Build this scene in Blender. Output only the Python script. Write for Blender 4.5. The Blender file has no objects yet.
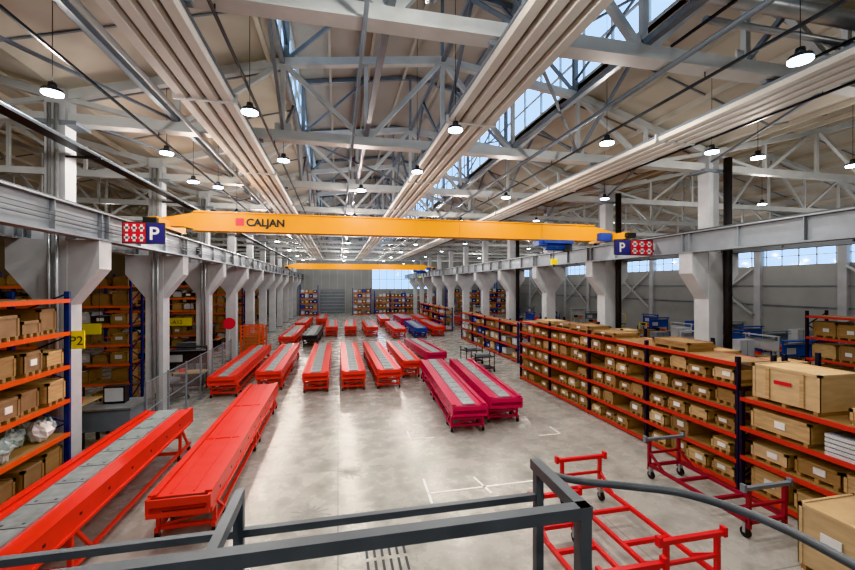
import bpy, math, random
from mathutils import Vector, Matrix
random.seed(7)
sc = bpy.context.scene

# ---------------------------------------------------------------- materials
def mat(name, col, rough=0.5, metal=0.0, var=0.12, scale=3.0, emit=None, estr=0.0, bump=0.0, stretch=None, col2=None):
    m = bpy.data.materials.new(name); m.use_nodes = True
    nt = m.node_tree; b = nt.nodes['Principled BSDF']
    b.inputs['Roughness'].default_value = rough
    b.inputs['Metallic'].default_value = metal
    tc = nt.nodes.new('ShaderNodeTexCoord')
    mp = nt.nodes.new('ShaderNodeMapping')
    nt.links.new(tc.outputs['Object'], mp.inputs['Vector'])
    if stretch: mp.inputs['Scale'].default_value = stretch
    n = nt.nodes.new('ShaderNodeTexNoise'); n.inputs['Scale'].default_value = scale
    n.inputs['Detail'].default_value = 5
    nt.links.new(mp.outputs['Vector'], n.inputs['Vector'])
    r = nt.nodes.new('ShaderNodeValToRGB')
    r.color_ramp.elements[0].position = 0.3; r.color_ramp.elements[1].position = 0.7
    c2 = col2 if col2 else tuple(min(1, c*(1+var)) for c in col)
    c1 = tuple(c*(1-var) for c in col)
    r.color_ramp.elements[0].color = (*c1, 1); r.color_ramp.elements[1].color = (*c2, 1)
    nt.links.new(n.outputs['Fac'], r.inputs['Fac'])
    nt.links.new(r.outputs['Color'], b.inputs['Base Color'])
    if bump:
        bp = nt.nodes.new('ShaderNodeBump'); bp.inputs['Strength'].default_value = bump
        nt.links.new(n.outputs['Fac'], bp.inputs['Height']); nt.links.new(bp.outputs['Normal'], b.inputs['Normal'])
    if emit:
        b.inputs['Emission Color'].default_value = (*emit, 1); b.inputs['Emission Strength'].default_value = estr
    return m

M = {}
M['steel_white'] = mat('painted_steel_white', (.54,.55,.54), .5, 0, .08, 2)
M['steel_grey'] = mat('painted_steel_grey', (.21,.24,.27), .45, 0, .1, 2)
M['steel_dark'] = mat('dark_steel', (.05,.055,.06), .4, .3, .1, 4)
M['rail_grey'] = mat('railing_grey', (.145,.155,.165), .42, .1, .12, 8)
M['beam_grey'] = mat('runway_grey', (.25,.27,.29), .45, 0, .1, 2)
M['concrete'] = mat('column_concrete', (.50,.51,.52), .75, 0, .10, 1.5, bump=.05)
M['cream'] = mat('radiant_panel_cream', (.60,.59,.55), .6, 0, .04, 2)
M['roof'] = mat('roof_panel', (.56,.51,.43), .7, 0, .14, .4)
M['lantern_roof'] = mat('lantern_roof_panel', (.46,.43,.38), .7, 0, .08, .4)
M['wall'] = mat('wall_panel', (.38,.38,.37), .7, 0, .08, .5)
M['wall_dark'] = mat('wall_panel_dark', (.11,.085,.065), .8, 0, .1, .5)
M['red'] = mat('orange_red_paint', (.78,.036,.016), .32, 0, .08, 2)
M['magenta'] = mat('crimson_paint', (.56,.007,.065), .30, 0, .08, 2)
M['maroon'] = mat('maroon_paint', (.25,.012,.025), .4, 0, .12, 4)
M['redcart'] = mat('signal_red_paint', (.68,.014,.016), .34, 0, .08, 2)
M['belt'] = mat('belt_grey', (.30,.33,.33), .5, 0, .2, 5)
M['black'] = mat('black_rubber', (.015,.015,.017), .6, 0, .2, 8)
M['metal'] = mat('galvanised', (.42,.44,.45), .35, .7, .1, 6)
M['yellow'] = mat('crane_yellow', (.74,.32,.004), .42, 0, .05, 2)
M['sign_yellow'] = mat('sign_yellow', (.75,.6,.02), .5, 0, .03, 2)
M['blue'] = mat('rack_blue', (.010,.03,.12), .45, 0, .1, 4)
M['bluebright'] = mat('machine_blue', (.015,.07,.32), .4, 0, .1, 4)
M['navy'] = mat('upright_navy', (.012,.015,.028), .45, 0, .1, 4)
M['orange'] = mat('beam_orange', (.70,.085,.010), .42, 0, .08, 4)
M['beam_red'] = mat('beam_red', (.55,.030,.015), .42, 0, .08, 4)
M['wood1'] = mat('pine_light', (.52,.34,.17), .65, 0, .2, 3, stretch=(1,1,9), bump=.1)
M['wood2'] = mat('pine_mid', (.34,.20,.09), .7, 0, .2, 3, stretch=(1,1,9), bump=.1)
M['wood3'] = mat('plywood_pale', (.58,.41,.23), .6, 0, .12, 2, stretch=(1,1,5))
M['card'] = mat('cardboard', (.30,.18,.095), .8, 0, .15, 3)
M['label'] = mat('label_white', (.75,.75,.73), .6, 0, .03, 5)
M['wrap'] = mat('plastic_wrap', (.38,.47,.45), .25, 0, .35, 9, bump=.6)
M['white'] = mat('white_plastic', (.58,.59,.60), .4, 0, .05, 3)
M['green'] = mat('green_paint', (.04,.26,.06), .45, 0, .1, 3)
M['sign_red'] = mat('sign_red', (.6,.015,.03), .5, 0, .05, 3)
M['sign_blue'] = mat('sign_blue', (.03,.03,.20), .5, 0, .05, 3)
M['lens'] = mat('lamp_lens', (.9,.9,.9), .4, 0, .01, 3, emit=(.86,.95,1), estr=12)
M['paint_white'] = mat('floor_marking_white', (.80,.80,.78), .5, 0, .1, 6)
M['scuff'] = mat('rubber_scuff', (.31,.30,.27), .5, 0, .15, 6)

def glassmat():
    m = bpy.data.materials.new('window_glass'); m.use_nodes = True
    nt = m.node_tree; nt.nodes.clear()
    o = nt.nodes.new('ShaderNodeOutputMaterial'); mx = nt.nodes.new('ShaderNodeMixShader')
    t = nt.nodes.new('ShaderNodeBsdfTransparent'); g = nt.nodes.new('ShaderNodeBsdfGlossy')
    t.inputs['Color'].default_value = (.88,.94,1,1); g.inputs['Roughness'].default_value = .05
    mx.inputs[0].default_value = .08
    nt.links.new(t.outputs[0], mx.inputs[1]); nt.links.new(g.outputs[0], mx.inputs[2]); nt.links.new(mx.outputs[0], o.inputs[0])
    return m
M['glass'] = glassmat()
def acrylic():
    m = bpy.data.materials.new('fence_mesh_panel'); m.use_nodes = True
    nt = m.node_tree; nt.nodes.clear()
    o = nt.nodes.new('ShaderNodeOutputMaterial'); mx = nt.nodes.new('ShaderNodeMixShader')
    t = nt.nodes.new('ShaderNodeBsdfTransparent'); g = nt.nodes.new('ShaderNodeBsdfPrincipled')
    g.inputs['Base Color'].default_value = (.35,.37,.37,1); g.inputs['Roughness'].default_value = .3
    mx.inputs[0].default_value = .16
    nt.links.new(t.outputs[0], mx.inputs[1]); nt.links.new(g.outputs[0], mx.inputs[2]); nt.links.new(mx.outputs[0], o.inputs[0])
    return m
M['mesh'] = acrylic()

def floormat():
    m = bpy.data.materials.new('polished_concrete_floor'); m.use_nodes = True
    nt = m.node_tree; b = nt.nodes['Principled BSDF']; L = nt.links
    tc = nt.nodes.new('ShaderNodeTexCoord')
    n1 = nt.nodes.new('ShaderNodeTexNoise'); n1.inputs['Scale'].default_value = .35; n1.inputs['Detail'].default_value = 8; n1.inputs['Roughness'].default_value=.65
    n2 = nt.nodes.new('ShaderNodeTexNoise'); n2.inputs['Scale'].default_value = 1.7; n2.inputs['Detail'].default_value = 7; n2.inputs['Roughness'].default_value=.62
    L.new(tc.outputs['Object'], n1.inputs['Vector']); L.new(tc.outputs['Object'], n2.inputs['Vector'])
    r1 = nt.nodes.new('ShaderNodeValToRGB')
    r1.color_ramp.elements[0].position=.3; r1.color_ramp.elements[0].color=(.37,.355,.32,1)
    r1.color_ramp.elements[1].position=.7; r1.color_ramp.elements[1].color=(.50,.485,.445,1)
    L.new(n1.outputs['Fac'], r1.inputs['Fac'])
    r2 = nt.nodes.new('ShaderNodeValToRGB')
    r2.color_ramp.elements[0].position=.30; r2.color_ramp.elements[0].color=(.72,.71,.69,1)
    r2.color_ramp.elements[1].position=.5; r2.color_ramp.elements[1].color=(1,1,1,1)
    L.new(n2.outputs['Fac'], r2.inputs['Fac'])
    mx = nt.nodes.new('ShaderNodeMix'); mx.data_type='RGBA'; mx.blend_type='MULTIPLY'; mx.inputs[0].default_value=1
    L.new(r1.outputs['Color'], mx.inputs[6]); L.new(r2.outputs['Color'], mx.inputs[7])
    br = nt.nodes.new('ShaderNodeTexBrick'); br.offset=0; br.inputs['Scale'].default_value=1
    br.inputs['Brick Width'].default_value=5.6; br.inputs['Row Height'].default_value=5.6
    br.inputs['Mortar Size'].default_value=.012
    br.inputs['Color1'].default_value=(1,1,1,1); br.inputs['Color2'].default_value=(.96,.96,.96,1); br.inputs['Mortar'].default_value=(.6,.58,.55,1)
    L.new(tc.outputs['Object'], br.inputs['Vector'])
    mx2 = nt.nodes.new('ShaderNodeMix'); mx2.data_type='RGBA'; mx2.blend_type='MULTIPLY'; mx2.inputs[0].default_value=1
    L.new(mx.outputs[2], mx2.inputs[6]); L.new(br.outputs['Color'], mx2.inputs[7])
    L.new(mx2.outputs[2], b.inputs['Base Color'])
    rr = nt.nodes.new('ShaderNodeMapRange'); rr.inputs[1].default_value=.3; rr.inputs[2].default_value=.7; rr.inputs[3].default_value=.19; rr.inputs[4].default_value=.34
    L.new(n2.outputs['Fac'], rr.inputs[0]); L.new(rr.outputs[0], b.inputs['Roughness'])
    b.inputs['Specular IOR Level'].default_value=.42
    return m
M['floor'] = floormat()

# ---------------------------------------------------------------- mesh builder
class MB:
    def __init__(s): s.v=[]; s.f=[]; s.m=[]; s.sm=[]; s.mats=[]
    def mi(s, k):
        if k not in s.mats: s.mats.append(k)
        return s.mats.index(k)
    def hexa(s, p, k):
        i=len(s.v); s.v += [tuple(q) for q in p]; mi=s.mi(k)
        for f in ((0,3,2,1),(4,5,6,7),(0,1,5,4),(1,2,6,5),(2,3,7,6),(3,0,4,7)):
            s.f.append(tuple(i+a for a in f)); s.m.append(mi); s.sm.append(False)
    def box(s,x0,x1,y0,y1,z0,z1,k):
        s.hexa([(x0,y0,z0),(x1,y0,z0),(x1,y1,z0),(x0,y1,z0),(x0,y0,z1),(x1,y0,z1),(x1,y1,z1),(x0,y1,z1)],k)
    def beam(s,a,b,w,h,k):
        a=Vector(a); b=Vector(b); d=(b-a).normalized()
        up=Vector((0,0,1)) if abs(d.z)<.95 else Vector((0,1,0))
        r=d.cross(up).normalized(); u=r.cross(d).normalized()
        r*=w/2; u*=h/2
        s.hexa([a-r-u,a+r-u,b+r-u,b-r-u,a-r+u,a+r+u,b+r+u,b-r+u],k)
    def cyl(s,a,b,r,k,n=12,r2=None):
        a=Vector(a); b=Vector(b); d=(b-a).normalized(); r2=r if r2 is None else r2
        up=Vector((0,0,1)) if abs(d.z)<.95 else Vector((0,1,0))
        x=d.cross(up).normalized(); y=d.cross(x).normalized()
        i=len(s.v); mi=s.mi(k)
        for j in range(n):
            t=2*math.pi*j/n; c=x*math.cos(t)+y*math.sin(t)
            s.v.append(tuple(a+c*r)); s.v.append(tuple(b+c*r2))
        for j in range(n):
            q=(j+1)%n
            s.f.append((i+2*j,i+2*j+1,i+2*q+1,i+2*q)); s.m.append(mi); s.sm.append(True)
        s.f.append(tuple(i+2*j for j in range(n))); s.m.append(mi); s.sm.append(False)
        s.f.append(tuple(i+2*j+1 for j in reversed(range(n)))); s.m.append(mi); s.sm.append(False)
    def tube(s,pts,r,k,n=10):
        for a,b in zip(pts[:-1],pts[1:]): s.cyl(a,b,r,k,n)
        for p in pts[1:-1]: s.ball(p,r,k)
    def ball(s,c,r,k,n=8,rz=None):
        rz=rz or r
        i=len(s.v); mi=s.mi(k); R=5
        for a in range(R+1):
            th=math.pi*a/R
            for j in range(n):
                ph=2*math.pi*j/n
                s.v.append((c[0]+r*math.sin(th)*math.cos(ph),c[1]+r*math.sin(th)*math.sin(ph),c[2]+rz*math.cos(th)))
        for a in range(R):
            for j in range(n):
                q=(j+1)%n
                s.f.append((i+a*n+j,i+(a+1)*n+j,i+(a+1)*n+q,i+a*n+q)); s.m.append(mi); s.sm.append(True)
    def lump(s,c,r,rz,k,n=12,R=8,amp=.3):
        i=len(s.v); mi=s.mi(k)
        ph0=random.uniform(0,6); f1=random.choice((3,4,5)); f2=random.choice((2,3))
        for a in range(R+1):
            th=math.pi*a/R
            for j in range(n):
                ph=2*math.pi*j/n
                q=1+amp*(.5*math.sin(f1*ph+ph0+2*th)+.5*math.sin(f2*th*2+ph*2+ph0))
                s.v.append((c[0]+r*q*math.sin(th)*math.cos(ph),c[1]+r*q*math.sin(th)*math.sin(ph),c[2]+rz*max(-1,min(1.15,q*math.cos(th)))))
        for a in range(R):
            for j in range(n):
                q=(j+1)%n
                s.f.append((i+a*n+j,i+(a+1)*n+j,i+(a+1)*n+q,i+a*n+q)); s.m.append(mi); s.sm.append(False)
    def prism(s,poly,y0,y1,k):   # poly in xz, extruded along y
        i=len(s.v); n=len(poly); mi=s.mi(k)
        for x,z in poly: s.v.append((x,y0,z))
        for x,z in poly: s.v.append((x,y1,z))
        s.f.append(tuple(i+j for j in range(n))); s.f.append(tuple(i+n+j for j in reversed(range(n))))
        s.m += [mi,mi]; s.sm += [False,False]
        for j in range(n):
            q=(j+1)%n
            s.f.append((i+j,i+n+j,i+n+q,i+q)); s.m.append(mi); s.sm.append(False)
    def data(s,name):
        me=bpy.data.meshes.new(name); me.from_pydata(s.v,[],s.f)
        for k in s.mats: me.materials.append(M[k])
        me.polygons.foreach_set('material_index',s.m); me.polygons.foreach_set('use_smooth',s.sm)
        me.update(); return me
    def build(s,name,recenter=True,loc=None,rz=0,parent=None):
        off=Vector((0,0,0))
        if recenter and loc is None:
            xs=[p[0] for p in s.v]; ys=[p[1] for p in s.v]; zs=[p[2] for p in s.v]
            off=Vector(((min(xs)+max(xs))/2,(min(ys)+max(ys))/2,min(zs)))
            s.v=[(p[0]-off.x,p[1]-off.y,p[2]-off.z) for p in s.v]
        o=bpy.data.objects.new(name,s.data(name)); sc.collection.objects.link(o)
        o.location=loc if loc is not None else off
        o.rotation_euler=(0,0,rz)
        if parent: o.parent=parent
        return o
def inst(me,name,loc,rz=0):
    o=bpy.data.objects.new(name,me); sc.collection.objects.link(o); o.location=loc; o.rotation_euler=(0,0,rz); return o

# ---------------------------------------------------------------- room constants
XL,XR=-26.0,33.0; YB,YF=-8.0,74.0
CL,CR=-6.8,12.9; RIDGE=(CL+CR)/2
LL,LR=-1.5,7.7
VAL=9.9
ROWS=[.7-5.6+5.6*i for i in range(14)]   # -4.9 ... 67.9
def roofz(x):
    if x<CL:
        c=(XL+CL)/2; return VAL+2.4*(1-abs(x-c)/(c-XL))
    if x>CR:
        c=(XR+CR)/2; return VAL+2.4*(1-abs(x-c)/(XR-c))
    if x<LL: return VAL+1.5*(x-CL)/(LL-CL)
    if x>LR: return VAL+1.5*(CR-x)/(CR-LR)
    return 13.5+.7*(1-abs(x-3.1)/4.6)

# floor
b=MB(); b.box(XL-.2,XR+.2,YB-.2,YF+.2,-.3,0,'floor'); b.build('floor',recenter=False)
# ceiling
b=MB()
def panel(x0,z0,x1,z1,k='roof',t=.15): b.prism([(x0,z0),(x1,z1),(x1,z1+t),(x0,z0+t)],YB,YF,k)
cl=(XL+CL)/2; cr=(XR+CR)/2
panel(XL,VAL,cl,VAL+2.4); panel(cl,VAL+2.4,CL,VAL); panel(CL,VAL,LL,VAL+1.5)
panel(LR,VAL+1.5,CR,VAL); panel(CR,VAL,cr,VAL+2.4); panel(cr,VAL+2.4,XR,VAL)
panel(LL-.1,13.5,3.1,14.2,'lantern_roof'); panel(3.1,14.2,LR+.1,13.5,'lantern_roof')
b.box(LL-.1,LL,YB,YF,11.4,11.65,'steel_white'); b.box(LR,LR+.1,YB,YF,11.4,11.65,'steel_white')
x=XL+.9
while x<XR-.3:
    if not(abs(x-CL)<.4 or abs(x-CR)<.4):
        z=roofz(x); k='roof'
        b.box(x-.05,x+.05,YB,YF,z-.17,z+.03,k)
    x+=1.55
y=YB+1
while y<YF:
    for (x0,x1) in ((XL,cl),(cl,CL),(CL,LL),(LR,CR),(CR,cr),(cr,XR)):
        z0=roofz(x0+.001) if x0 not in(LR,) else 11.4
        z1=roofz(x1-.001)
        if x0==LR: z0=11.4
        if x1==LL: z1=11.4
        if x0==CR: z0=VAL
        if x0==CL: z0=VAL
        b.beam((x0,y,z0-.01),(x1,y,z1-.01),.05,.06,'steel_grey')
    y+=2.8
b.build('ceiling',recenter=False)

# lantern windows
wn=0
for side,x in (('l',LL),('r',LR)):
    wn+=1
    b=MB()
    xx=x-.05 if side=='l' else x+.05
    b.box(xx-.01,xx+.01,YB,YF,11.65,13.35,'glass')
    b.box(xx-.06,xx+.06,YB,YF,13.35,13.5,'steel_white')
    b.box(xx-.04,xx+.04,YB,YF,12.42,12.47,'steel_white')
    y=YB
    while y<YF:
        b.box(xx-.04,xx+.04,y,y+.06,11.65,13.4,'steel_white'); y+=1.4
    b.build('window_%d'%wn)

# walls
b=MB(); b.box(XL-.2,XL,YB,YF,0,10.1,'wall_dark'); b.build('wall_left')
b=MB(); b.box(XR,XR+.2,YB,YF,0,6.5,'wall'); b.box(XR,XR+.2,YB,YF,7.9,10.1,'wall')
y=YB
while y<YF:
    b.box(XR-.3,XR+.2,y,y+.5,0,10,'concrete'); y+=5.6
for z in (3.4,4.9): b.box(XR-.12,XR,YB,YF,z,z+.08,'steel_grey')
for i in range(0,14,2):
    y0=YB+.5+5.6*i
    if y0+5.1<YF:
        b.beam((XR-.35,y0,2.6),(XR-.35,y0+5.1,6.3),.14,.14,'steel_white'); b.beam((XR-.35,y0+5.1,2.6),(XR-.35,y0,6.3),.14,.14,'steel_white')
b.build('wall_right')
b=MB(); b.box(XR+.08,XR+.1,YB,YF,6.5,7.9,'glass')
y=YB
while y<YF:
    b.box(XR+.04,XR+.14,y,y+.07,6.5,7.9,'white'); y+=1.15
b.box(XR+.04,XR+.14,YB,YF,7.15,7.22,'white'); b.build('window_3')
poly=[(XL,0),(XR,0),(XR,VAL),(cr,VAL+2.4),(CR,VAL),(LR,11.4),(LR,13.5),(3.1,14.2),(LL,13.5),(LL,11.4),(CL,VAL),(cl,VAL+2.4),(XL,VAL)]
b=MB(); b.prism(poly,YB-.2,YB,'wall'); b.build('wall_front')
b=MB()
b.box(XL,6,YF,YF+.2,0,9.9,'wall'); b.box(17,XR,YF,YF+.2,0,9.9,'wall'); b.box(6,17,YF,YF+.2,0,4.2,'wall'); b.box(6,17,YF,YF+.2,8.0,9.9,'wall')
b.prism([(XL,9.9),(CL,9.9),(cl,12.3)],YF,YF+.2,'wall'); b.prism([(CR,9.9),(XR,9.9),(cr,12.3)],YF,YF+.2,'wall')
b.prism([(CL,9.9),(CR,9.9),(LR,11.4),(LR,13.5),(3.1,14.2),(LL,13.5),(LL,11.4)],YF,YF+.2,'wall')
for i in range(40):
    x=XL+1.4*i+.7
    if x<5.8 or 17.2<x<XR: b.box(x,x+.06,YF-.03,YF,0,9.9,'steel_white')
b.build('wall_back')
b=MB(); b.box(6,17,YF+.08,YF+.1,4.2,8,'glass')
for i in range(9): b.box(6+i*1.36,6.1+i*1.36,YF+.02,YF+.16,4.2,8,'steel_grey')
for z in (4.2,6.0,7.9): b.box(6,17,YF+.02,YF+.16,z,z+.1,'steel_grey')
b.build('window_4')
b=MB(); b.box(-3,1.2,YF-.12,YF-.04,0,4.2,'steel_grey')
for i in range(7): b.box(-3,1.2,YF-.15,YF-.12,.3+i*.6,.36+i*.6,'steel_white')
b.build('door_1')

# ---------------------------------------------------------------- columns
def column(x,lower=.3):
    b=MB()
    b.box(-.3,.3,-.3,.3,0,6.1,'concrete')
    b.prism([(-.3,4.5),(.3,4.5),(.98,5.4),(.98,6.12),(-.98,6.12),(-.98,5.4)],-.28,.28,'concrete')
    b.box(-.22,.22,-.22,.22,6.1,9.85,'concrete')
    b.box(-.34,.34,-.34,.34,0,.12,'steel_grey')
    b.box(-.5,.5,-.3,.3,8.95,9.05,'steel_grey')
    return b
cm=column(0).data('concrete_column')
for y in ROWS:
    inst(cm,'concrete_column',(CL,y,0)); inst(cm,'concrete_column',(CR,y,0))
b=MB()
for y in (11.9,17.5,28.7):
    b.cyl((CR+.30,y-.48,0),(CR+.30,y-.48,9.4),.13,'black',10)
b.build('downpipe')
b=MB()
for y in (11.9,17.5,23.1):
    b.cyl((CL+.15,y-.42,0),(CL+.15,y-.42,9.4),.05,'metal',8)
    b.cyl((CL+.0,y-.42,0),(CL+.0,y-.42,9.4),.04,'metal',8)
b.build('conduit_riser')

# runway beams
for x,nm in ((-5.95,'l'),(-7.65,'l2'),(12.05,'r'),(13.75,'r2')):
    b=MB()
    b.box(x-.16,x+.16,YB+.1,YF-.1,6.8,6.84,'beam_grey'); b.box(x-.16,x+.16,YB+.1,YF-.1,6.12,6.17,'beam_grey')
    b.box(x-.04,x+.04,YB+.1,YF-.1,6.17,6.8,'beam_grey')
    b.box(x-.04,x+.04,YB+.1,YF-.1,6.84,6.9,'steel_dark')
    for y in ROWS:
        for dy in (-1.9,-.15,.15,1.9):
            b.box(x-.14,x+.14,y+dy-.01,y+dy+.01,6.17,6.8,'beam_grey')
    b.build('crane_runway_beam')
b=MB()
for z in (6.35,6.45,6.55): b.box(-5.80,-5.785,YB+.1,YF-.1,z,z+.015,'steel_dark')
for y in ROWS: b.box(-5.91,-5.78,y+1.5,y+1.56,6.3,6.62,'steel_dark')
b.build('conductor_rail')

# ---------------------------------------------------------------- trusses
def truss():
    b=MB()
    xs=[CL,-4.15,LL,.8,3.1,5.4,LR,10.3,CR]; zt=[9.7,10.45,11.2,11.5,11.8,11.5,11.2,10.45,9.7]; zb=9.17
    b.box(CL+.22,CR-.22,-.11,.11,zb-.13,zb+.13,'steel_white')
    b.box(CL+.22,CR-.22,-.17,.17,zb-.15,zb-.11,'steel_white')
    for i in range(8):
        k='steel_white'
        b.beam((xs[i],0,zt[i]),(xs[i+1],0,zt[i+1]),.2,.22,k)
    for i in range(1,8): b.beam((xs[i],0,zb),(xs[i],0,zt[i]),.11,.11,'steel_white')
    for a,c in ((1,0),(1,2),(3,2),(3,4),(5,4),(5,6),(7,6),(7,8)):
        b.beam((xs[a],0,zb),(xs[c],0,zt[c]),.14,.12,'steel_white')
    for i in range(1,8): b.box(xs[i]-.22,xs[i]+.22,-.02,.02,zb,zb+.35,'steel_white')
    for x in (LL+.1,LR-.1): b.beam((x,0,11.2),(x,0,13.45),.14,.14,'steel_grey')
    b.beam((LL,0,13.4),(3.1,0,14.1),.14,.16,'steel_grey'); b.beam((LR,0,13.4),(3.1,0,14.1),.14,.16,'steel_grey')
    b.beam((LL+.1,0,11.3),(1.2,0,13.8),.09,.09,'steel_grey'); b.beam((LR-.1,0,11.3),(5.0,0,13.8),.09,.09,'steel_grey')
    b.beam((3.1,0,11.8),(3.1,0,14.1),.09,.09,'steel_grey')
    for (x0,x1) in ((XL,CL),(CR,XR)):
        n=8; X=[x0+(x1-x0)*i/n for i in range(n+1)]; c=(x0+x1)/2
        Z=[9.7+2.4*(1-abs(x-c)/(c-x0)) for x in X]
        b.box(x0+.02,x1-.02,-.1,.1,zb-.12,zb+.12,'steel_white')
        for i in range(n): b.beam((X[i]+(.02 if i==0 else 0),0,Z[i]),(X[i+1]-(.02 if i==n-1 else 0),0,Z[i+1]),.18,.2,'steel_white')
        for i in range(1,n): b.beam((X[i],0,zb),(X[i],0,Z[i]),.1,.1,'steel_white')
        for i in range(n):
            if i%2==0: b.beam((X[i+1],0,zb),(X[i]+.1,0,Z[i]),.12,.11,'steel_white')
            else: b.beam((X[i],0,zb),(X[i+1]-.1,0,Z[i+1]),.12,.11,'steel_white')
    return b.data('roof_truss')
tm=truss()
for y in ROWS: inst(tm,'roof_truss',(0,y,0))

# longitudinal bracing
b=MB()
for i in range(len(ROWS)-1):
    y0,y1=ROWS[i],ROWS[i+1]; ym=(y0+y1)/2
    for x,zt in ((LL,11.2),(3.1,11.75),(LR,11.2)):
        b.beam((x,y0,9.3),(x,ym,zt),.08,.08,'steel_grey'); b.beam((x,y1,9.3),(x,ym,zt),.08,.08,'steel_grey')
    if i%2==0:
        for x in (LL+.1,LR-.1):
            b.beam((x,y0,11.7),(x,y1,13.35),.06,.06,'steel_grey'); b.beam((x,y1,11.7),(x,y0,13.35),.06,.06,'steel_grey')
    b.beam((LL,y0,9.32),(3.1,y1,9.32),.06,.06,'steel_grey') if i%2 else b.beam((3.1,y0,9.32),(LR,y1,9.32),.06,.06,'steel_grey')
    for x0,x1 in ((CL,-4.15),(10.3,CR)):
        b.beam((x0,y0,9.32),(x1,y1,9.32),.06,.06,'steel_grey')
for x,z in ((LL,11.2),(3.1,11.8),(LR,11.2),(-4.15,9.35),(.8,9.35),(5.4,9.35),(10.3,9.35)):
    b.box(x-.06,x+.06,YB+.1,YF-.1,z-.06,z+.06,'steel_grey')
for xx in (.8,5.4): b.box(xx-.06,xx+.06,YB+.1,YF-.1,13.62,13.78,'steel_grey')
b.build('roof_bracing')

# radiant heating panels
for x0 in (-2.65,3.1,8.8):
    b=MB()
    for j in range(4):
        a=x0-.56+j*.285
        b.prism([(a,8.86),(a+.04,8.80),(a+.2,8.80),(a+.24,8.86),(a+.24,8.9),(a,8.9)],-5.5,64,'cream')
    b.box(x0-.58,x0+.56,-5.5,64,8.9,8.95,'steel_grey')
    for y in ROWS:
        if y<64 and y>-5.5:
            b.box(x0-.66,x0+.64,y-.05,y+.05,8.95,9.02,'steel_grey')
        if -5<y+2.8<64: b.box(x0-.62,x0+.60,y+2.78,y+2.84,8.78,8.97,'steel_white')
    b.build('radiant_heating_panel')

# pipes and cable trays
b=MB()
b.box(-6.15,-5.85,YB+.2,60,8.2,8.25,'steel_dark')
for k,xx in enumerate((-6.12,-6.05,-5.98,-5.91)): b.cyl((xx,YB+.2,8.28),(xx,60,8.28),.03,('black','maroon','black','steel_grey')[k],6)
for y in ROWS:
    if y<60: b.box(-6.56,-5.8,y-.25,y-.2,8.15,8.2,'steel_dark')
b.build('cable_tray')
b=MB()
b.cyl((-3.6,YB+.2,8.98),(-3.6,62,8.98),.05,'steel_white',8); b.cyl((.4,YB+.2,8.98),(.4,62,8.98),.035,'steel_grey',8)
b.cyl((5.9,YB+.2,8.98),(5.9,62,8.98),.05,'steel_grey',8)
b.build('sprinkler_pipe')
b=MB()
b.cyl((1.4,5.2,9.55),(24,5.2,9.55),.14,'metal',12)
b.cyl((1.4,5.2,9.55),(1.4,6.2,9.55),.14,'metal',12)
for x in (3,6,9,12,15,18,21): b.box(x-.02,x+.02,5.05,6.3,9.38,9.42,'steel_dark')
b.cyl((6.0,5.6,9.45),(24,5.6,9.45),.06,'metal',10)
b.build('air_duct')
for x in (-4.6,-1.72,6.75,9.65):
    b=MB(); b.box(x-.02,x+.02,YB+.2,62,8.86,8.91,'steel_dark')
    for y in ROWS:
        if y<62: b.cyl((x,y,8.9),(x,y,9.02),.012,'steel_dark',5)
    b.build('lighting_track')

# ---------------------------------------------------------------- lamps
def lampmesh():
    b=MB()
    b.cyl((0,0,.02),(0,0,.08),.175,'steel_dark',20,.15); b.cyl((0,0,.08),(0,0,.2),.08,'steel_dark',14,.06)
    b.cyl((0,0,-.01),(0,0,.02),.16,'lens',20)
    return b.data('housing')
lm=lampmesh()
def lamp(x,y,z=8.5,power=260,kind='POINT'):
    e=bpy.data.objects.new('high_bay_lamp',None); sc.collection.objects.link(e); e.location=(x,y,z)
    h=bpy.data.objects.new('housing',lm); sc.collection.objects.link(h); h.parent=e
    rz=roofz(x)-z-.02
    r=MB(); r.cyl((0,0,.19),(0,0,rz),.007,'steel_dark',5)
    r=r.build('rod',loc=(0,0,0)); r.parent=e
    if kind:
        l=bpy.data.lights.new('lamp_light',kind); l.energy=power; l.color=(1,.97,.93)
        if kind=='POINT': l.shadow_soft_size=.10; dz=-.13
        else: l.shape='DISK'; l.size=.3; dz=-.02
        o=bpy.data.objects.new('light',l); sc.collection.objects.link(o); o.location=(0,0,dz); o.parent=e
P=315
near=[(7.05,4.9,'AREA'),(-5.1,8.7,'POINT'),(-1.75,8.8,'AREA'),(2.6,8.8,'AREA'),(6.5,8.8,'POINT'),(9.65,8.8,'AREA'),(11.3,8.9,'POINT'),(14.8,8.9,'POINT'),(-4.45,12.0,'POINT'),(-1.5,12.0,'AREA'),(2.4,12.3,'AREA'),(-4.2,15.8,'AREA')]
for x,y,k in near: lamp(x,y,power=P*(.48 if k=='POINT' else .32),kind=k)
for x,y in ((-.9,-3),(5.8,-3),(-4.6,2.5),(1.2,3.2)): lamp(x,y,power=P*.9)
for r,y in enumerate((14.5,20.3,26,33,41,49,57,66)):
    for x in (-4.6,.8,6.3): lamp(x,y,z=8.35,power=P*(.9 if r else .6))
    lamp(10.6,y,power=P*.3,kind='AREA')
for y in (2,14,26,40,56):
    lamp(-12.5,y,power=P*.40); lamp(-20.5,y,power=P*.20)
for y in (3,14,24,36,50,64):
    lamp(18,y,power=P*.72); lamp(27,y,power=P*.72)

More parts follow.
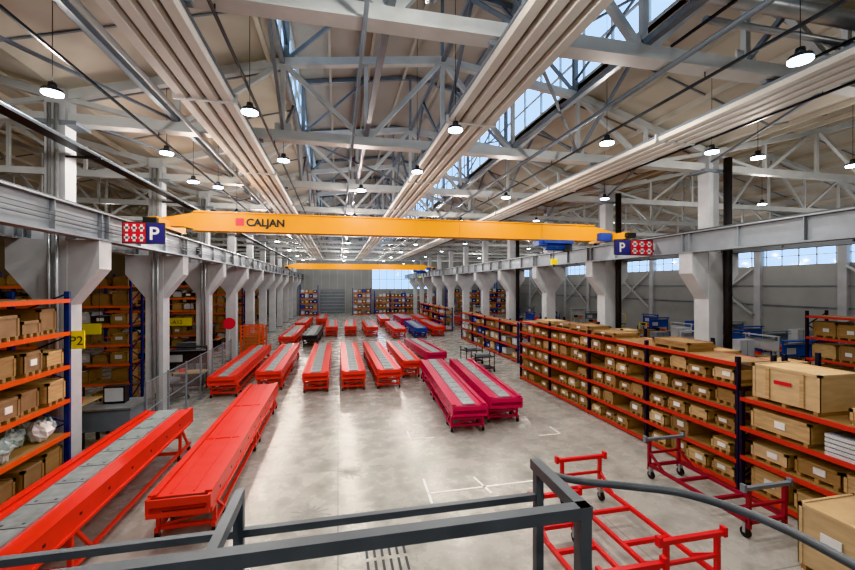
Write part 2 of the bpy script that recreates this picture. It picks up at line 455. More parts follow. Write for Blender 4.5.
# ---------------------------------------------------------------- bridge cranes
def crane(y,hx,text):
    b=MB(); x0,x1=-5.95,12.05
    b.prism([(x0-.45,7.10),(x0+.55,7.10),(x0+1.0,7.0),(x1-1.0,7.0),(x1-.55,7.10),(x1+.35,7.10),(x1+.35,7.32),(x1-1.0,7.62),(x0+1.0,7.62),(x0-.45,7.32)],y-.22,y+.22,'yellow')
    b.box(x0+.9,x1-.9,y-.28,y+.28,6.96,7.0,'yellow'); b.box(x0+.9,x1-.9,y-.28,y+.28,7.62,7.66,'yellow')
    for x in (x0,x1):
        b.box(x-.13,x+.13,y-1.3,y+1.3,6.98,7.26,'yellow')
        for yy in (y-1.05,y+1.05): b.cyl((x-.08,yy,7.03),(x+.08,yy,7.03),.13,'steel_dark',14)
        b.box(x-.2,x+.2,y-1.5,y-1.3,7.0,7.2,'black')
    for k in range(9):
        xx=x0+1.6+k*1.85; b.box(xx,xx+.03,y-.235,y-.22,7.03,7.6,'yellow')
    b.box(hx-.7,hx+.7,y-.45,y+.45,6.80,6.92,'bluebright'); b.cyl((hx-.5,y-.1,6.68),(hx+.4,y-.1,6.68),.17,'bluebright',14)
    b.box(hx+.4,hx+.75,y-.25,y+.25,6.5,6.85,'steel_dark'); b.box(hx-.9,hx-.5,y-.35,y+.2,6.7,6.95,'bluebright')
    b.cyl((hx,y,6.5),(hx,y,6.1),.02,'steel_dark',6); b.box(hx-.12,hx+.12,y-.1,y+.1,5.9,6.15,'sign_yellow')
    b.cyl((hx,y,5.9),(hx,y,5.78),.03,'steel_dark',6)
    b.box(x1-.75,x1-.2,y-.5,y-.22,6.95,7.3,'bluebright')
    o=b.build('bridge_crane')
    if text:
        c=bpy.data.curves.new('lettering','FONT'); c.body='CALJAN'; c.size=.38; c.extrude=.005; c.offset=.012
        t=bpy.data.objects.new('lettering',c); sc.collection.objects.link(t); c.materials.append(M['black'])
        t.parent=o; t.location=Vector((-3.3,y-.24,7.18))-o.location; t.rotation_euler=(math.pi/2,0,0)
        w=MB(); w.box(-3.66,-3.38,y-.236,y-.221,7.18,7.45,'sign_red'); w.build('logo_square',loc=tuple(-o.location)).parent=o
crane(16.2,9.3,True); crane(52,10.5,False)

# ---------------------------------------------------------------- signs on runways
def sign(x,y,w,redfirst):
    b=MB(); h=.60
    xr=(x,x+w*.54) if redfirst else (x+w*.42,x+w)
    xb=(x+w*.58,x+w) if redfirst else (x,x+w*.38)
    b.box(x-.03,x+w+.03,y,y+.04,6.14,6.14+h,'steel_dark')
    b.box(xr[0],xr[1],y-.01,y,6.17,6.14+h-.03,'sign_red')
    n=3
    for i in range(n):
        for j in range(2):
            cx=xr[0]+(i+.5)*(xr[1]-xr[0])/n; cz=6.30+j*.27; e=(xr[1]-xr[0])/n*.36
            b.box(cx-e*.5,cx+e*.5,y-.02,y-.01,cz-.1,cz+.1,'label'); b.box(cx-e,cx+e,y-.02,y-.01,cz-.03,cz+.03,'label')
    b.box(xb[0],xb[1],y-.01,y,6.17,6.14+h-.03,'sign_blue')
    if redfirst: b.box(x-.03,x+.05,y+.04,y+.1,6.2,6.6,'steel_dark')
    else: b.box(x+w-.1,12.0,y+.04,y+.1,6.3,6.36,'steel_dark')
    o=b.build('parking_sign')
    c=bpy.data.curves.new('letter','FONT'); c.body='P'; c.size=.5; c.extrude=.004; c.offset=.01
    t=bpy.data.objects.new('letter',c); sc.collection.objects.link(t); c.materials.append(M['label'])
    t.parent=o; t.location=Vector(((xb[0]+xb[1])/2-.16,y-.02,6.26))-o.location; t.rotation_euler=(math.pi/2,0,0)
sign(-5.74,12.6,1.0,True)
sign(10.25,13.4,1.65,False)
# ---------------------------------------------------------------- conveyors
def conveyor(cx,y0,L,col='red',w=1.15,h=1.0,belt=True,rz=0,bw=.21):
    b=MB()
    hw=w/2
    b.box(-hw+.05,hw-.05,0,L,h-.30,h-.03,col)
    for s in (-1,1):
        b.box(min(s*hw,s*(hw-.06)),max(s*hw,s*(hw-.06)),.0,L,h-.42,h,col)
        b.box(min(s*hw,s*(hw-.14)),max(s*hw,s*(hw-.14)),.0,L,h-.005,h+.012,col)
        b.box(min(s*(hw+.03),s*hw),max(s*(hw+.03),s*hw),.3,L-.3,h-.40,h-.35,col)
        n=int(L/.9)
        for i in range(n):
            yy=.5+i*.9
            b.box(min(s*(hw+.004),s*hw),max(s*(hw+.004),s*hw),yy,yy+.07,h-.20,h-.15,'black')
    if belt:
        g=w*bw
        b.box(-g,g,.06,L-.06,h-.03,h+.004,'belt')
        yy=.8
        while yy<L-.3:
            b.box(-g,g,yy,yy+.018,h+.004,h+.008,'steel_dark')
            for q in (-.6,.6): b.box(g*q-.02,g*q+.02,yy+.1,yy+.14,h+.004,h+.008,'steel_dark')
            yy+=.75
        b.box(-g-.02,-g,.06,L-.06,h-.03,h+.01,'metal'); b.box(g,g+.02,.06,L-.06,h-.03,h+.01,'metal')
    else:
        for s in (-1,1): b.box(s*.2-.015,s*.2+.015,.1,L-.1,h-.03,h-.015,col)
        for q in (.33,.66): b.box(-hw+.06,hw-.06,L*q,L*q+.05,h-.03,h-.012,col)
    b.box(-hw+.12,hw-.12,L*.3,L-.05,h-.54,h-.30,col)
    b.box(-hw+.18,hw-.18,.15,L*.3,h-.42,h-.30,'steel_dark')
    b.cyl((-hw+.06,-.03,h-.12),(hw-.06,-.03,h-.12),.075,'black',12)
    b.cyl((-hw+.06,L+.03,h-.12),(hw-.06,L+.03,h-.12),.075,'black',12)
    b.box(-hw,-hw+.06,-.12,0,h-.30,h-.02,col); b.box(hw-.06,hw,-.12,0,h-.30,h-.02,col)
    b.box(-hw+.02,hw-.02,-.15,-.11,h-.16,h-.02,col); b.box(-hw+.02,hw-.02,-.15,-.11,h-.36,h-.27,col)
    ys=[.35,L-.9] if L<8 else [.35,L*.5,L-.9]
    for yy in ys:
        for s in (-1,1):
            x=s*(hw-.05)
            b.beam((x,yy,.20),(x,yy,h-.36),.07,.07,col)
            b.beam((x,yy+.62,.20),(x,yy+.12,h-.42),.055,.055,col)
            b.box(x-.035,x+.035,yy-.12,yy+.78,.16,.24,col)
            for c in (yy-.06,yy+.7):
                b.cyl((x-.03,c,.085),(x+.03,c,.085),.085,'black',12)
                b.box(x-.045,x+.045,c-.03,c+.03,.09,.17,'metal')
        b.box(-hw+.07,hw-.07,yy-.035,yy+.035,.17,.24,col)
        b.box(-hw+.07,hw-.07,yy-.03,yy+.03,h-.60,h-.54,col)
        b.beam((-hw+.08,yy,.24),(hw-.08,yy,h-.56),.035,.035,col)
    if L>5:
        for s in (-1,1): b.box(s*(hw-.07)-.03,s*(hw-.07)+.03,ys[0]+.7,ys[-1],.17,.23,col)
    b.build('telescopic_conveyor',loc=(cx,y0,0),rz=rz)
conveyor(-5.0,2.2,11.5,h=1.22,w=1.3,bw=.19)
conveyor(-2.95,8.6,8.9,belt=False,w=1.12)
conveyor(-4.95,19.2,9.6,bw=.14); conveyor(-3.15,20.0,9.2,bw=.14)
conveyor(-1.0,19.2,9.6,bw=.18); conveyor(.72,19.2,9.6,w=1.1,bw=.18); conveyor(2.4,19.2,9.6,w=1.15,bw=.18,rz=.012)
conveyor(3.85,21.2,7.6,w=.95,bw=.17)
conveyor(4.3,12.9,8.4,'magenta',rz=-.075,w=1.2,bw=.16); conveyor(5.85,13.5,7.6,'magenta',rz=-.085,w=1.2,bw=.16)
conveyor(5.75,23.4,6.5,'magenta',w=1.2,rz=.05)
for (x,y,l,c) in ((-3.9,33,9,'red'),(-2.2,33.5,8,'steel_dark'),(-.6,40,8,'red'),(1.2,40,8,'red'),(3.2,39,7,'red'),(5.6,37,8,'red'),(7.6,37,8,'bluebright'),(9.6,38,8,'red'),(5.5,48,8,'red'),(8,48,8,'magenta'),(10.2,48,7,'red'),(-3.9,45,8,'red'),(-2,50,8,'red'),
                  (15.8,28.5,9,'red'),(17.8,28.5,9,'magenta'),(19.8,29,9,'red'),(22,29,8,'red'),(15.5,43,9,'red'),(18,43,9,'red'),(24.5,38,9,'red'),(16.4,18.5,8,'red'),(18.6,19,8,'red')):
    conveyor(x,y,l,c,rz=random.uniform(-.04,.04))

# ---------------------------------------------------------------- racks + goods
def rack(b,x0,x1,y0,y1,H,levels,up,bm,alongy=True,bay=2.95,deck=True):
    L=(y1-y0) if alongy else (x1-x0); n=max(1,round(L/bay)); st=L/n
    for i in range(n+1):
        p=(y0 if alongy else x0)+i*st
        for q in ((x0,x1) if alongy else (y0,y1)):
            s=.05
            qq=q+s if q in (x0 if alongy else y0,) else q-s
            if alongy: b.box(qq-.05,qq+.05,p-.04,p+.04,0,H,up); 
            else: b.box(p-.04,p+.04,qq-.05,qq+.05,0,H,up)
        z=.3; f=1
        while z<H-.5:
            if alongy: b.beam((x0+.05,p,z if f else z+.5),(x1-.05,p,z+.5 if f else z),.03,.03,up)
            else: b.beam((p,y0+.05,z if f else z+.5),(p,y1-.05,z+.5 if f else z),.03,.03,up)
            z+=.5; f=1-f
    for z in levels:
        if alongy:
            b.box(x0-.01,x0+.05,y0,y1,z-.09,z,bm); b.box(x1-.05,x1+.01,y0,y1,z-.09,z,bm)
            if deck: b.box(x0+.05,x1-.05,y0+.02,y1-.02,z-.03,z-.005,'wood2')
        else:
            b.box(x0,x1,y0-.01,y0+.05,z-.09,z,bm); b.box(x0,x1,y1-.05,y1+.01,z-.09,z,bm)
            if deck: b.box(x0+.02,x1-.02,y0+.05,y1-.05,z-.03,z-.005,'wood2')
def crate(b,x0,x1,y0,y1,z0,z1,k,face='-x',label=True,pallet=True):
    if pallet:
        for yy in (y0+.05,(y0+y1)/2-.04,y1-.13): b.box(x0,x1,yy,yy+.08,z0,z0+.08,'wood2')
        z0+=.08
    b.box(x0+.015,x1-.015,y0+.015,y1-.015,z0,z1-.02,k)
    t=.07
    for (a,c) in ((x0,y0),(x1-.015,y0),(x0,y1-t),(x1-.015,y1-t)): b.box(a,a+.015,c,c+t,z0,z1,k)
    for (a,c) in ((x0,y0),(x1-t,y0),(x0,y1-.015),(x1-t,y1-.015)): b.box(a,a+t,c,c+.015,z0,z1,k)
    b.box(x0,x1,y0,y0+.05,z1-.06,z1,k); b.box(x0,x1,y1-.05,y1,z1-.06,z1,k)
    b.box(x0,x0+.05,y0,y1,z1-.06,z1,k); b.box(x1-.05,x1,y0,y1,z1-.06,z1,k)
    if label:
        hh=(z1-z0)
        if face=='-x':
            c=(y0+y1)/2+random.uniform(-.1,.1); b.box(x0-.006,x0+.016,c-.11,c+.11,z0+hh*.3,z0+hh*.3+min(.15,hh*.45),'label')
        elif face=='+x':
            c=(y0+y1)/2; b.box(x1-.016,x1+.006,c-.09,c+.09,z0+hh*.3,z0+hh*.3+min(.13,hh*.45),'label')
        else:
            c=(x0+x1)/2; b.box(c-.13,c+.13,y0-.006,y0+.016,z0+hh*.3,z0+hh*.3+min(.17,hh*.45),'label')
WK=['wood1','wood2','wood2','wood3','card']
def bags(b,x0,x1,y0,y1,z0,h,k='wrap',n=6):
    for i in range(n):
        r=random.uniform(.15,.22)
        cx=random.uniform(x0+r,max(x0+r,x1-r)); cy=y0+(i+.5)*(y1-y0)/n; hh=h*random.uniform(.7,1)
        b.lump((cx,cy,z0+hh*.5),r,hh*.5,random.choice((k,k,'label')))
def fill(b,x0,x1,y0,y1,levels,gaps,alongy=True,face='-x',kinds=WK,per=3,bay=2.95,prob=.93,wraplev=(),lab=.75):
    L=(y1-y0) if alongy else (x1-x0); n=max(1,round(L/bay)); st=L/n
    for i in range(n):
        for li,z in enumerate(levels):
            p0=(y0 if alongy else x0)+i*st+.1; w=(st-.2)/per
            if li in wraplev and random.random()<.9:
                if alongy:
                    for rr in range(2): bags(b,x0+.05+rr*.45,x0+.75+rr*.42,p0,p0+st-.2,z,.5,'wrap',9)
                continue
            for j in range(per):
                if random.random()>prob: continue
                hh=gaps[li]*random.uniform(.5,.85); g=random.uniform(.02,.07)
                a=p0+j*w+g; c=p0+(j+1)*w-g; k=random.choice(kinds); lb=random.random()<lab
                d=random.uniform(0,.18)
                if alongy:
                    if face=='+x': crate(b,x0+.08,x1-d,a,c,z,z+hh,k,face,lb)
                    else: crate(b,x0+d,x1-.08,a,c,z,z+hh,k,face,lb)
                else: crate(b,a,c,y0+d,y1-.08,z,z+hh,k,face,lb)
# right long rack
b=MB(); rack(b,9.5,10.7,8.0,20.0,3.25,[.14,.74,1.34,1.94,2.54,3.1],'navy','beam_red'); b.build('pallet_rack')
b=MB(); fill(b,9.5,10.7,8.0,20.0,[.14,.74,1.34,1.94,2.54],[.52,.52,.52,.52,.48],per=4,kinds=['wood1','wood2','wood2','wood3','card','wood2']); 
fill(b,9.55,10.65,8.0,20.0,[3.1],[.32],per=2,prob=.5); b.build('stored_wooden_crates')
b=MB(); rack(b,9.5,10.8,2.0,7.9,2.45,[.15,.9,1.6,2.3],'navy','beam_red'); b.build('pallet_rack')
b=MB(); fill(b,9.5,10.8,2.0,7.9,[.15,.9],[.68,.6],per=3,prob=1)
fill(b,9.5,10.8,2.0,4.9,[1.6],[.5],per=2,prob=1)
for i in range(5): b.box(9.55,10.6,5.1,6.2,1.6+i*.09,1.67+i*.09,'white'); b.box(9.6,10.55,5.15,6.15,1.67+i*.09,1.69+i*.09,'steel_grey')
crate(b,9.55,10.6,6.45,7.7,1.6,2.1,'wood1')
crate(b,9.6,10.7,6.3,7.7,2.3,3.15,'wood3',label=False)
for yy in (6.6,7.3): b.box(9.585,9.6,yy,yy+.08,2.4,3.1,'wood1')
b.box(9.59,9.6,6.85,7.2,2.78,2.86,'sign_red')
crate(b,9.7,10.7,4.6,5.9,2.3,2.6,'wood1')
b.build('stored_wooden_crates')
b=MB(); rack(b,10.95,12.15,8.0,20.0,3.25,[.14,.94,1.74,2.54],'navy','beam_red'); b.build('pallet_rack')
b=MB(); fill(b,10.95,12.15,8.0,20.0,[.14,.94,1.74,2.54],[.6,.6,.6,.75],per=3,face='+x'); b.build('stored_wooden_crates')
b=MB(); rack(b,19.6,20.8,7.5,13.4,3.9,[.15,1.0,1.9,2.8,3.7],'navy','beam_red'); b.build('pallet_rack')
b=MB(); fill(b,19.6,20.8,7.5,13.4,[.15,1.0,1.9,2.8],[.8,.8,.8,.8]); b.build('stored_wooden_crates')
# left near rack
lv=[.8,1.58,2.36,3.14,3.92,4.68]
b=MB(); rack(b,-7.3,-6.1,2.3,11.0,4.85,lv,'blue','orange'); b.build('pallet_rack')
b=MB(); fill(b,-7.3,-6.1,2.3,11.0,[.02]+lv[:-1],[.6]+[.66]*5,face='+x',kinds=['card','wood2','card','wood1'],per=4,wraplev=(2,),lab=.3); b.build('stored_cartons')
# left bay racks facing the camera
for (x0,x1,y,H) in ((-14.2,-8.4,19,5.7),(-14.2,-8.4,29,5.7),(-24,-15.5,19,5.7),(-24,-15.5,27,5.7),(-14.2,-8.4,39,5.7),(-14.2,-8.4,50,5.7)):
    lv=[.15,.95,1.75,2.55,3.35,4.15,4.95]
    b=MB(); rack(b,x0,x1,y,y+1.1,H,lv,'blue','orange',alongy=False); b.build('pallet_rack')
    b=MB(); fill(b,x0,x1,y,y+1.1,lv,[.68]*7,alongy=False,face='-y',kinds=['card','wood2','card','wood2','steel_dark','white'],per=4,prob=.88,lab=.3); b.build('stored_cartons')
b=MB(); rack(b,-13,-11.8,4,16,5.7,[.15,1.1,2.1,3.1,4.1,5.1],'blue','orange'); b.build('pallet_rack')
b=MB(); fill(b,-13,-11.8,4,16,[.15,1.1,2.1,3.1,4.1],[.85]*5,face='+x',kinds=['card','wood2','card'],lab=.3); b.build('stored_cartons')
for (x0,x1,y,H) in ((-6,-3.2,68,5),(2.4,5.4,68,4.5),(6.2,17,70,4.0),(18,30,66,5.5)):
    lv=[.15,1.1,2.0,2.9,3.7]
    if H<4.1: lv=lv[:-1]
    b=MB(); rack(b,x0,x1,y,y+1.1,H,lv,'bluebright','orange',alongy=False); b.build('pallet_rack')
    b=MB(); fill(b,x0,x1,y,y+1.1,lv,[.8]*5,alongy=False,face='-y',kinds=['card','wood1','bluebright','white','steel_dark','card'],per=4); b.build('stored_cartons')
for (x0,y0,y1) in ((11.2,24,36),(11.2,42,56)):
    b=MB(); rack(b,x0,x0+.9,y0,y1,2.6,[.15,1.0,1.8,2.5],'blue','beam_red'); b.build('pallet_rack')
    b=MB(); fill(b,x0,x0+.9,y0,y1,[.15,1.0,1.8],[.7]*3,kinds=['card','white','wood1','bluebright','steel_dark']); b.build('stored_cartons')

# ---------------------------------------------------------------- workstations, carts, misc
def bench(x,y,rz,k='bluebright'):
    b=MB()
    b.box(-1,1,-.4,.4,.85,.9,'wood3')
    for sx in (-.95,.95):
        for sy in (-.35,.35): b.box(sx-.03,sx+.03,sy-.03,sy+.03,0,.85,k)
    b.box(-.95,.95,-.35,.35,.25,.28,k)
    for sx in (-.95,.95): b.box(sx-.03,sx+.03,.32,.38,.9,2.0,k)
    b.box(-.95,.95,.33,.37,1.2,1.8,k); b.box(-.95,.95,.05,.35,1.85,1.88,'steel_grey'); b.box(-.95,.95,.1,.5,2.0,2.05,k)
    b.box(.3,.85,-.3,.3,.35,.85,k); b.box(-.7,-.3,-.1,.1,.9,1.15,'steel_dark'); b.box(-.1,.2,-.2,.1,.9,1.05,'red')
    b.box(-.7,-.1,.30,.33,1.3,1.65,'white')
    b.build('workbench',loc=(x,y,0),rz=rz)
for i,(x,y) in enumerate(((24,16.5),(27.5,17.5),(30.5,19.5),(22.5,21.5),(25.5,22),(29,23),(31,26),(26.5,26.5),(28.5,31),(30.5,35),(28,40),(30,46),(21,41),(22,48),(26,52),(20,55),(21.4,38),(31,54),(27.5,20.2),(24.3,19.2))):
    bench(x,y,(0,0,math.pi/2,0,-math.pi/2)[i%5],['bluebright','bluebright','steel_grey','white'][i%4])
for x,y,r in ((-8.9,16.2,math.pi/2),(-9.2,24.5,math.pi/2),(-9.2,34,math.pi/2),(-7.2,21.2,0),(-8.3,13.0,.1)): bench(x,y,r,'steel_dark')
def cabinet(x,y,k):
    b=MB(); b.box(-.5,.5,-.3,.3,.1,1.9,k); b.box(-.5,.5,-.3,.3,0,.1,'steel_dark'); b.box(-.005,.005,-.31,-.3,.15,1.85,'steel_dark')
    b.box(.05,.08,-.33,-.3,.9,1.1,'metal'); b.box(-.08,-.05,-.33,-.3,.9,1.1,'metal'); b.build('tool_cabinet',loc=(x,y,0))
for x,y,k in ((-7.9,24.2,'steel_grey'),(14.5,16,'white'),(24.2,24.6,'white'),(29.8,29,'bluebright'),(20.8,22.8,'steel_grey'),(14.3,26.8,'white'),(22.5,18.6,'white'),(31.5,22,'white')): cabinet(x,y,k)
def cartons(x,y,k='card'):
    b=MB()
    crate(b,-.6,.6,-.4,.4,0,.7,k,'-y'); crate(b,-.5,.5,-.38,.38,.7,1.3,k,'-y',pallet=False)
    b.build('carton_stack',loc=(x,y,0))
for x,y in ((26,14.5),(29.5,15.3),(17.6,16.5),(14.4,20.6),(-7.9,26),(25.3,29),(14.6,37.2)): cartons(x,y)
def scissor(x,y):
    b=MB(); b.box(-.75,.75,-.45,.45,.12,.3,'sign_yellow')
    b.beam((-.65,-.3,.3),(.65,-.3,1.2),.06,.08,'sign_yellow'); b.beam((.65,-.3,.3),(-.65,-.3,1.2),.06,.08,'sign_yellow')
    b.beam((-.65,.3,.3),(.65,.3,1.2),.06,.08,'sign_yellow'); b.beam((.65,.3,.3),(-.65,.3,1.2),.06,.08,'sign_yellow')
    b.box(-.75,.75,-.45,.45,1.2,1.3,'steel_grey')
    for sx in (-.6,.6):
        for sy in (-.4,.4): b.cyl((sx,sy-.04,.1),(sx,sy+.04,.1),.1,'black',12)
    b.tube([(.75,-.35,1.25),(.75,-.35,2.2),(.75,.35,2.2),(.75,.35,1.25)],.025,'sign_yellow',8)
    b.build('scissor_lift_table',loc=(x,y,0))
scissor(21.5,26); scissor(26.5,34.5); scissor(14.6,24.6)

def fence(y0,y1,x):
    b=MB(); n=max(1,round((y1-y0)/1.6)); st=(y1-y0)/n
    for i in range(n+1):
        y=y0+i*st; b.box(x-.03,x+.03,y-.03,y+.03,0,2.0,'steel_grey'); b.box(x-.1,x+.1,y-.08,y+.08,0,.02,'steel_grey')
    for i in range(n):
        a,c=y0+i*st+.05,y0+(i+1)*st-.05
        b.box(x-.005,x+.005,a,c,.15,1.95,'mesh')
        for z in (.15,1.05,1.93): b.box(x-.015,x+.015,a-.02,c+.02,z,z+.025,'steel_grey')
    b.build('safety_fence')
fence(14.2,24.5,-5.85)
b=MB(); b.box(-.7,.7,-.45,.45,.5,1.15,'steel_grey'); b.box(-.75,.75,-.5,.5,1.15,1.2,'metal')
for sx in (-.6,.6):
    for sy in (-.4,.4): b.box(sx-.04,sx+.04,sy-.04,sy+.04,0,.5,'steel_dark')
b.box(-.3,.3,.1,.4,1.2,1.75,'black'); b.box(-.26,.26,.09,.1,1.27,1.7,'white'); b.build('machine_cabinet',loc=(-7.0,14.7,0))
b=MB(); b.box(-.6,.6,-.4,.4,.2,.26,'steel_dark'); b.box(-.6,.6,-.4,.4,.85,.9,'steel_dark')
for sx in (-.57,.57):
    for sy in (-.37,.37): b.box(sx-.02,sx+.02,sy-.02,sy+.02,.2,1.1,'steel_dark'); b.cyl((sx-.02,sy,.1),(sx+.02,sy,.1),.1,'black',10)
b.box(-.4,.3,-.25,.25,.9,1.02,'steel_grey'); cart=b.data('tool_cart')
inst(cart,'tool_cart',(8.2,22.2,0)); inst(cart,'tool_cart',(-7.0,16.0,0)); inst(cart,'tool_cart',(8.3,24.5,0),.2); inst(cart,'tool_cart',(-7.0,19.2,0),1.2)
def cage(x,y,H=2.2):
    b=MB()
    for sx in (-.6,.6):
        for sy in (-.6,.6): b.box(sx-.04,sx+.04,sy-.04,sy+.04,0,H,'orange')
    for i in range(9):
        z=.2+i*(H-.25)/8
        b.box(-.6,.6,-.62,-.58,z,z+.04,'orange'); b.box(-.62,-.58,-.6,.6,z,z+.04,'orange'); b.box(.58,.62,-.6,.6,z,z+.04,'orange'); b.box(-.6,.6,.58,.62,z,z+.04,'orange')
    for i in range(7): b.box(-.55+i*.18,-.53+i*.18,-.61,-.6,.2,H-.05,'orange')
    b.box(-.55,.55,-.55,.55,.2,.24,'steel_dark'); b.box(-.45,.45,-.45,.45,.24,1.4,'card'); b.build('mesh_cage_container',loc=(x,y,0))
cage(-5.9,30.4); cage(-5.9,31.9,2.0)
b=MB(); b.cyl((0,0,0),(0,0,2.9),.03,'metal',8); b.cyl((0,-.06,2.75),(0,-.03,2.75),.34,'sign_red',24); b.cyl((0,0,0),(0,0,.04),.22,'steel_dark',12); b.build('round_warning_sign',loc=(-6.2,25.6,0))
def lsign(x,y,z,w,h,txt,k='sign_yellow',rods=True):
    b=MB(); b.box(0,w,-.02,.02,0,h,k)
    if rods: b.cyl((.06,0,h),(.06,0,9.05-z),.008,'steel_dark',5); b.cyl((w-.06,0,h),(w-.06,0,9.05-z),.008,'steel_dark',5)
    o=b.build('aisle_sign',loc=(x,y,z))
    c=bpy.data.curves.new('lettering','FONT'); c.body=txt; c.size=h*.7; c.extrude=.003
    t=bpy.data.objects.new('lettering',c); sc.collection.objects.link(t); c.materials.append(M['black']); t.parent=o; t.location=(.05,-.025,h*.22); t.rotation_euler=(math.pi/2,0,0)
lsign(-10.3,17.5,3.15,1.6,.4,'B01-B19'); lsign(-8.9,23.1,2.9,1.5,.4,'A01-A12')
lsign(-6.2,11.07,3.5,.36,.42,'P2',rods=False)

# ---------------------------------------------------------------- trolleys in front
def trolley(x0,x1,y0,y1,col,h=1.0,bar=None):
    b=MB(); bar=bar or col
    t=.07
    for x in (x0+.15,x1-.15):
        b.box(x-t/2,x+t/2,y0,y1,.30,.30+t,col)
    for y in (y0,(y0*2+y1)/3,(y0+2*y1)/3,y1): b.box(x0+.15,x1-.15,y-t/2,y+t/2,.29,.36,col)
    for y in (y0,y1):
        b.box(x0,x1,y-.04,y+.04,h-.04,h+.03,bar)
        for x in (x0+.15,x1-.15): b.box(x-t/2,x+t/2,y-t/2,y+t/2,.2,h-.02,col)
        b.box(x0+.15,x1-.15,y-.025,y+.025,h*.62,h*.62+.05,col)
        for x in (x0+.02,x1-.02): b.box(x-.03,x+.03,y-.05,y+.05,h-.06,h+.09,bar)
        s=1 if y==y0 else -1
        for x in (x0+.15,x1-.15):
            b.beam((x,y+s*.5,.33),(x,y,h*.66),.05,.05,col)
            b.cyl((x-.03,y+s*.06,.1),(x+.03,y+s*.06,.1),.1,'black',14); b.box(x-.05,x+.05,y+s*.06-.03,y+s*.06+.03,.1,.3,'metal')
    b.build('transport_trolley')
trolley(4.85,6.12,5.35,8.35,'redcart')
trolley(3.55,4.65,5.0,7.1,'redcart',h=.95)
trolley(7.75,8.95,6.4,9.0,'maroon',bar='steel_grey')
b=MB(); crate(b,8.0,9.3,4.6,5.6,0,1.15,'wood3',face='-y')
b.box(7.985,8.0,4.95,5.25,.55,.8,'label'); b.build('wooden_crate')
b=MB(); b.tube([(-5.85,9.0,0),(-5.85,9.0,1.0),(-5.85,7.6,1.0),(-5.85,7.6,0)],.05,'sign_yellow'); b.build('protective_barrier')

# ---------------------------------------------------------------- floor markings / drains
b=MB()
def line(x0,y0,x1,y1,w=.06): b.beam((x0,y0,.003),(x1,y1,.003),w,.004,'paint_white')
line(2.1,9.0,2.15,10.2); line(2.1,9.45,5.3,9.5); line(3.6,9.15,3.45,10.0); line(5.3,9.1,5.3,10.3)
line(2.3,12.9,3.1,12.9); line(2.3,12.9,2.3,13.6); line(6.5,12.3,7.3,12.3); line(7.3,12.3,7.3,13.0)
b.build('floor_marking')
b=MB()
for cx,cy in ((.3,11.0),(.9,14.6),(-.6,9.2)):
    for i in range(6):
        a=i*math.pi/6+.2; r=random.uniform(.3,.5)
        b.beam((cx-r*math.cos(a),cy-r*math.sin(a),.0008+i*.0002),(cx+r*math.cos(a),cy+r*math.sin(a),.0008+i*.0002),.05,.001,'scuff')
b.build('floor_scuff_marks')
b=MB()
for i in range(6):
    b.box(.5+i*.14,.545+i*.14,7.0,7.35,.0,.006,'steel_dark'); b.box(.5+i*.14,.545+i*.14,7.45,7.8,.0,.006,'steel_dark')
b.build('floor_drain_grate')

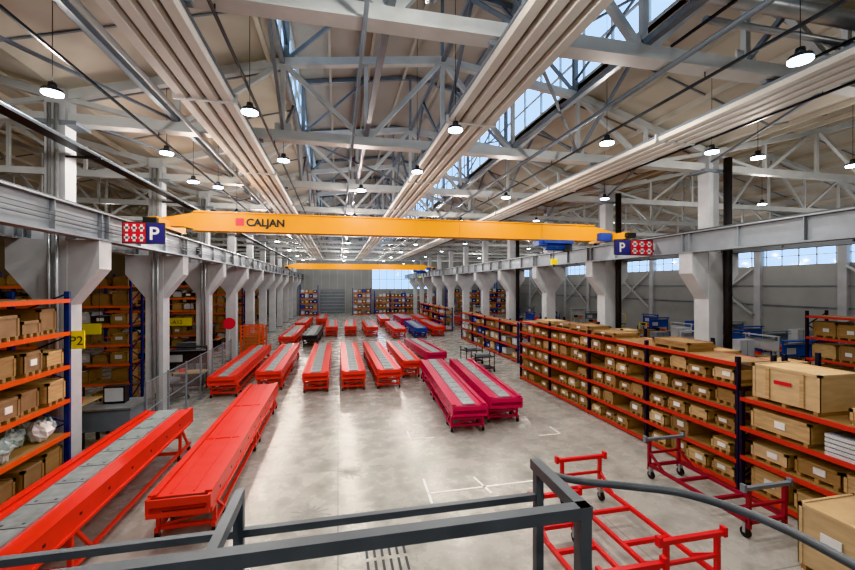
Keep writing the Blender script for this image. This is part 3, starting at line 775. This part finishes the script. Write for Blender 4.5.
# ---------------------------------------------------------------- mezzanine platform and railing
b=MB()
b.box(-4,1.6,-6,1.52,3.05,3.2,'steel_grey'); b.box(-4,1.6,1.44,1.52,2.9,3.2,'rail_grey')
for x in (-3.8,1.4):
    for y in (-5.8,1.3): b.box(x-.1,x+.1,y-.1,y+.1,0,3.05,'rail_grey')
b.build('mezzanine_platform')
b=MB(); k='rail_grey'; T=.038; zt=4.3
b.beam((-3.2,1.12,zt),(.765,1.12,zt),T,T,k)
b.beam((.742,1.10,zt),(.755,1.46,zt),T,T,k)
b.beam((-.32,1.12,zt),(-.32,1.46,zt),.028,.035,k)
b.beam((-2.6,1.44,zt-.12),(.78,1.44,zt-.12),.022,.024,k)
for (x,y) in ((.742,1.12),(-3.18,1.12)): b.box(x-T/2,x+T/2,y-T/2,y+T/2,3.2,zt,k)
for (x,y) in ((.76,1.44),(-.32,1.44),(-2.6,1.44)): b.box(x-.015,x+.015,y-.015,y+.015,3.2,zt,k)
for z in (3.75,3.5): b.beam((-3.2,1.12,z),(.742,1.12,z),.025,.025,k)
b.cyl((1.26,-.2,zt),(1.26,-.2,3.2),.011,k,8)
b.cyl((1.26,-1.5,zt),(1.26,-1.5,3.2),.011,k,8)
rail=b.build('guard_railing')
ctrl=[(.757,1.42,zt-.015),(.83,1.30,zt),(1.0,1.215,zt),(1.12,1.15,zt),(1.2,1.05,zt),(1.25,.92,zt),(1.26,.75,zt),(1.26,.3,zt)]
pts=[]
for i in range(len(ctrl)-1):
    p0=Vector(ctrl[max(i-1,0)]);p1=Vector(ctrl[i]);p2=Vector(ctrl[i+1]);p3=Vector(ctrl[min(i+2,len(ctrl)-1)])
    for j in range(6):
        t=j/6; pts.append(.5*((2*p1)+(p2-p0)*t+(2*p0-5*p1+4*p2-p3)*t*t+(3*p1-p0-3*p2+p3)*t**3))
pts.append(Vector(ctrl[-1])); pts.append(Vector((1.26,-1.5,zt)))
cu=bpy.data.curves.new('handrail','CURVE'); cu.dimensions='3D'; cu.bevel_depth=.013; cu.bevel_resolution=5
sp=cu.splines.new('POLY'); sp.points.add(len(pts)-1)
for i,p in enumerate(pts): sp.points[i].co=(*(p-rail.location),1)
sp.use_smooth=True; cu.materials.append(M['rail_grey'])
ho=bpy.data.objects.new('handrail',cu); sc.collection.objects.link(ho); ho.parent=rail

# ---------------------------------------------------------------- world + camera
w=bpy.data.worlds.new('World'); sc.world=w; w.use_nodes=True
bg=w.node_tree.nodes['Background']; bg.inputs['Color'].default_value=(.66,.82,1,1); bg.inputs['Strength'].default_value=3.0
cam=bpy.data.cameras.new('Camera'); co=bpy.data.objects.new('Camera',cam); sc.collection.objects.link(co)
co.location=(0,0,5); co.rotation_euler=(math.pi/2,0,-math.radians(12.5)); cam.sensor_width=36; cam.lens=17.01; cam.clip_start=.05; cam.clip_end=300
sc.camera=co
sc.view_settings.view_transform='Khronos PBR Neutral'
sc.view_settings.look='None'
sc.view_settings.exposure=-.02
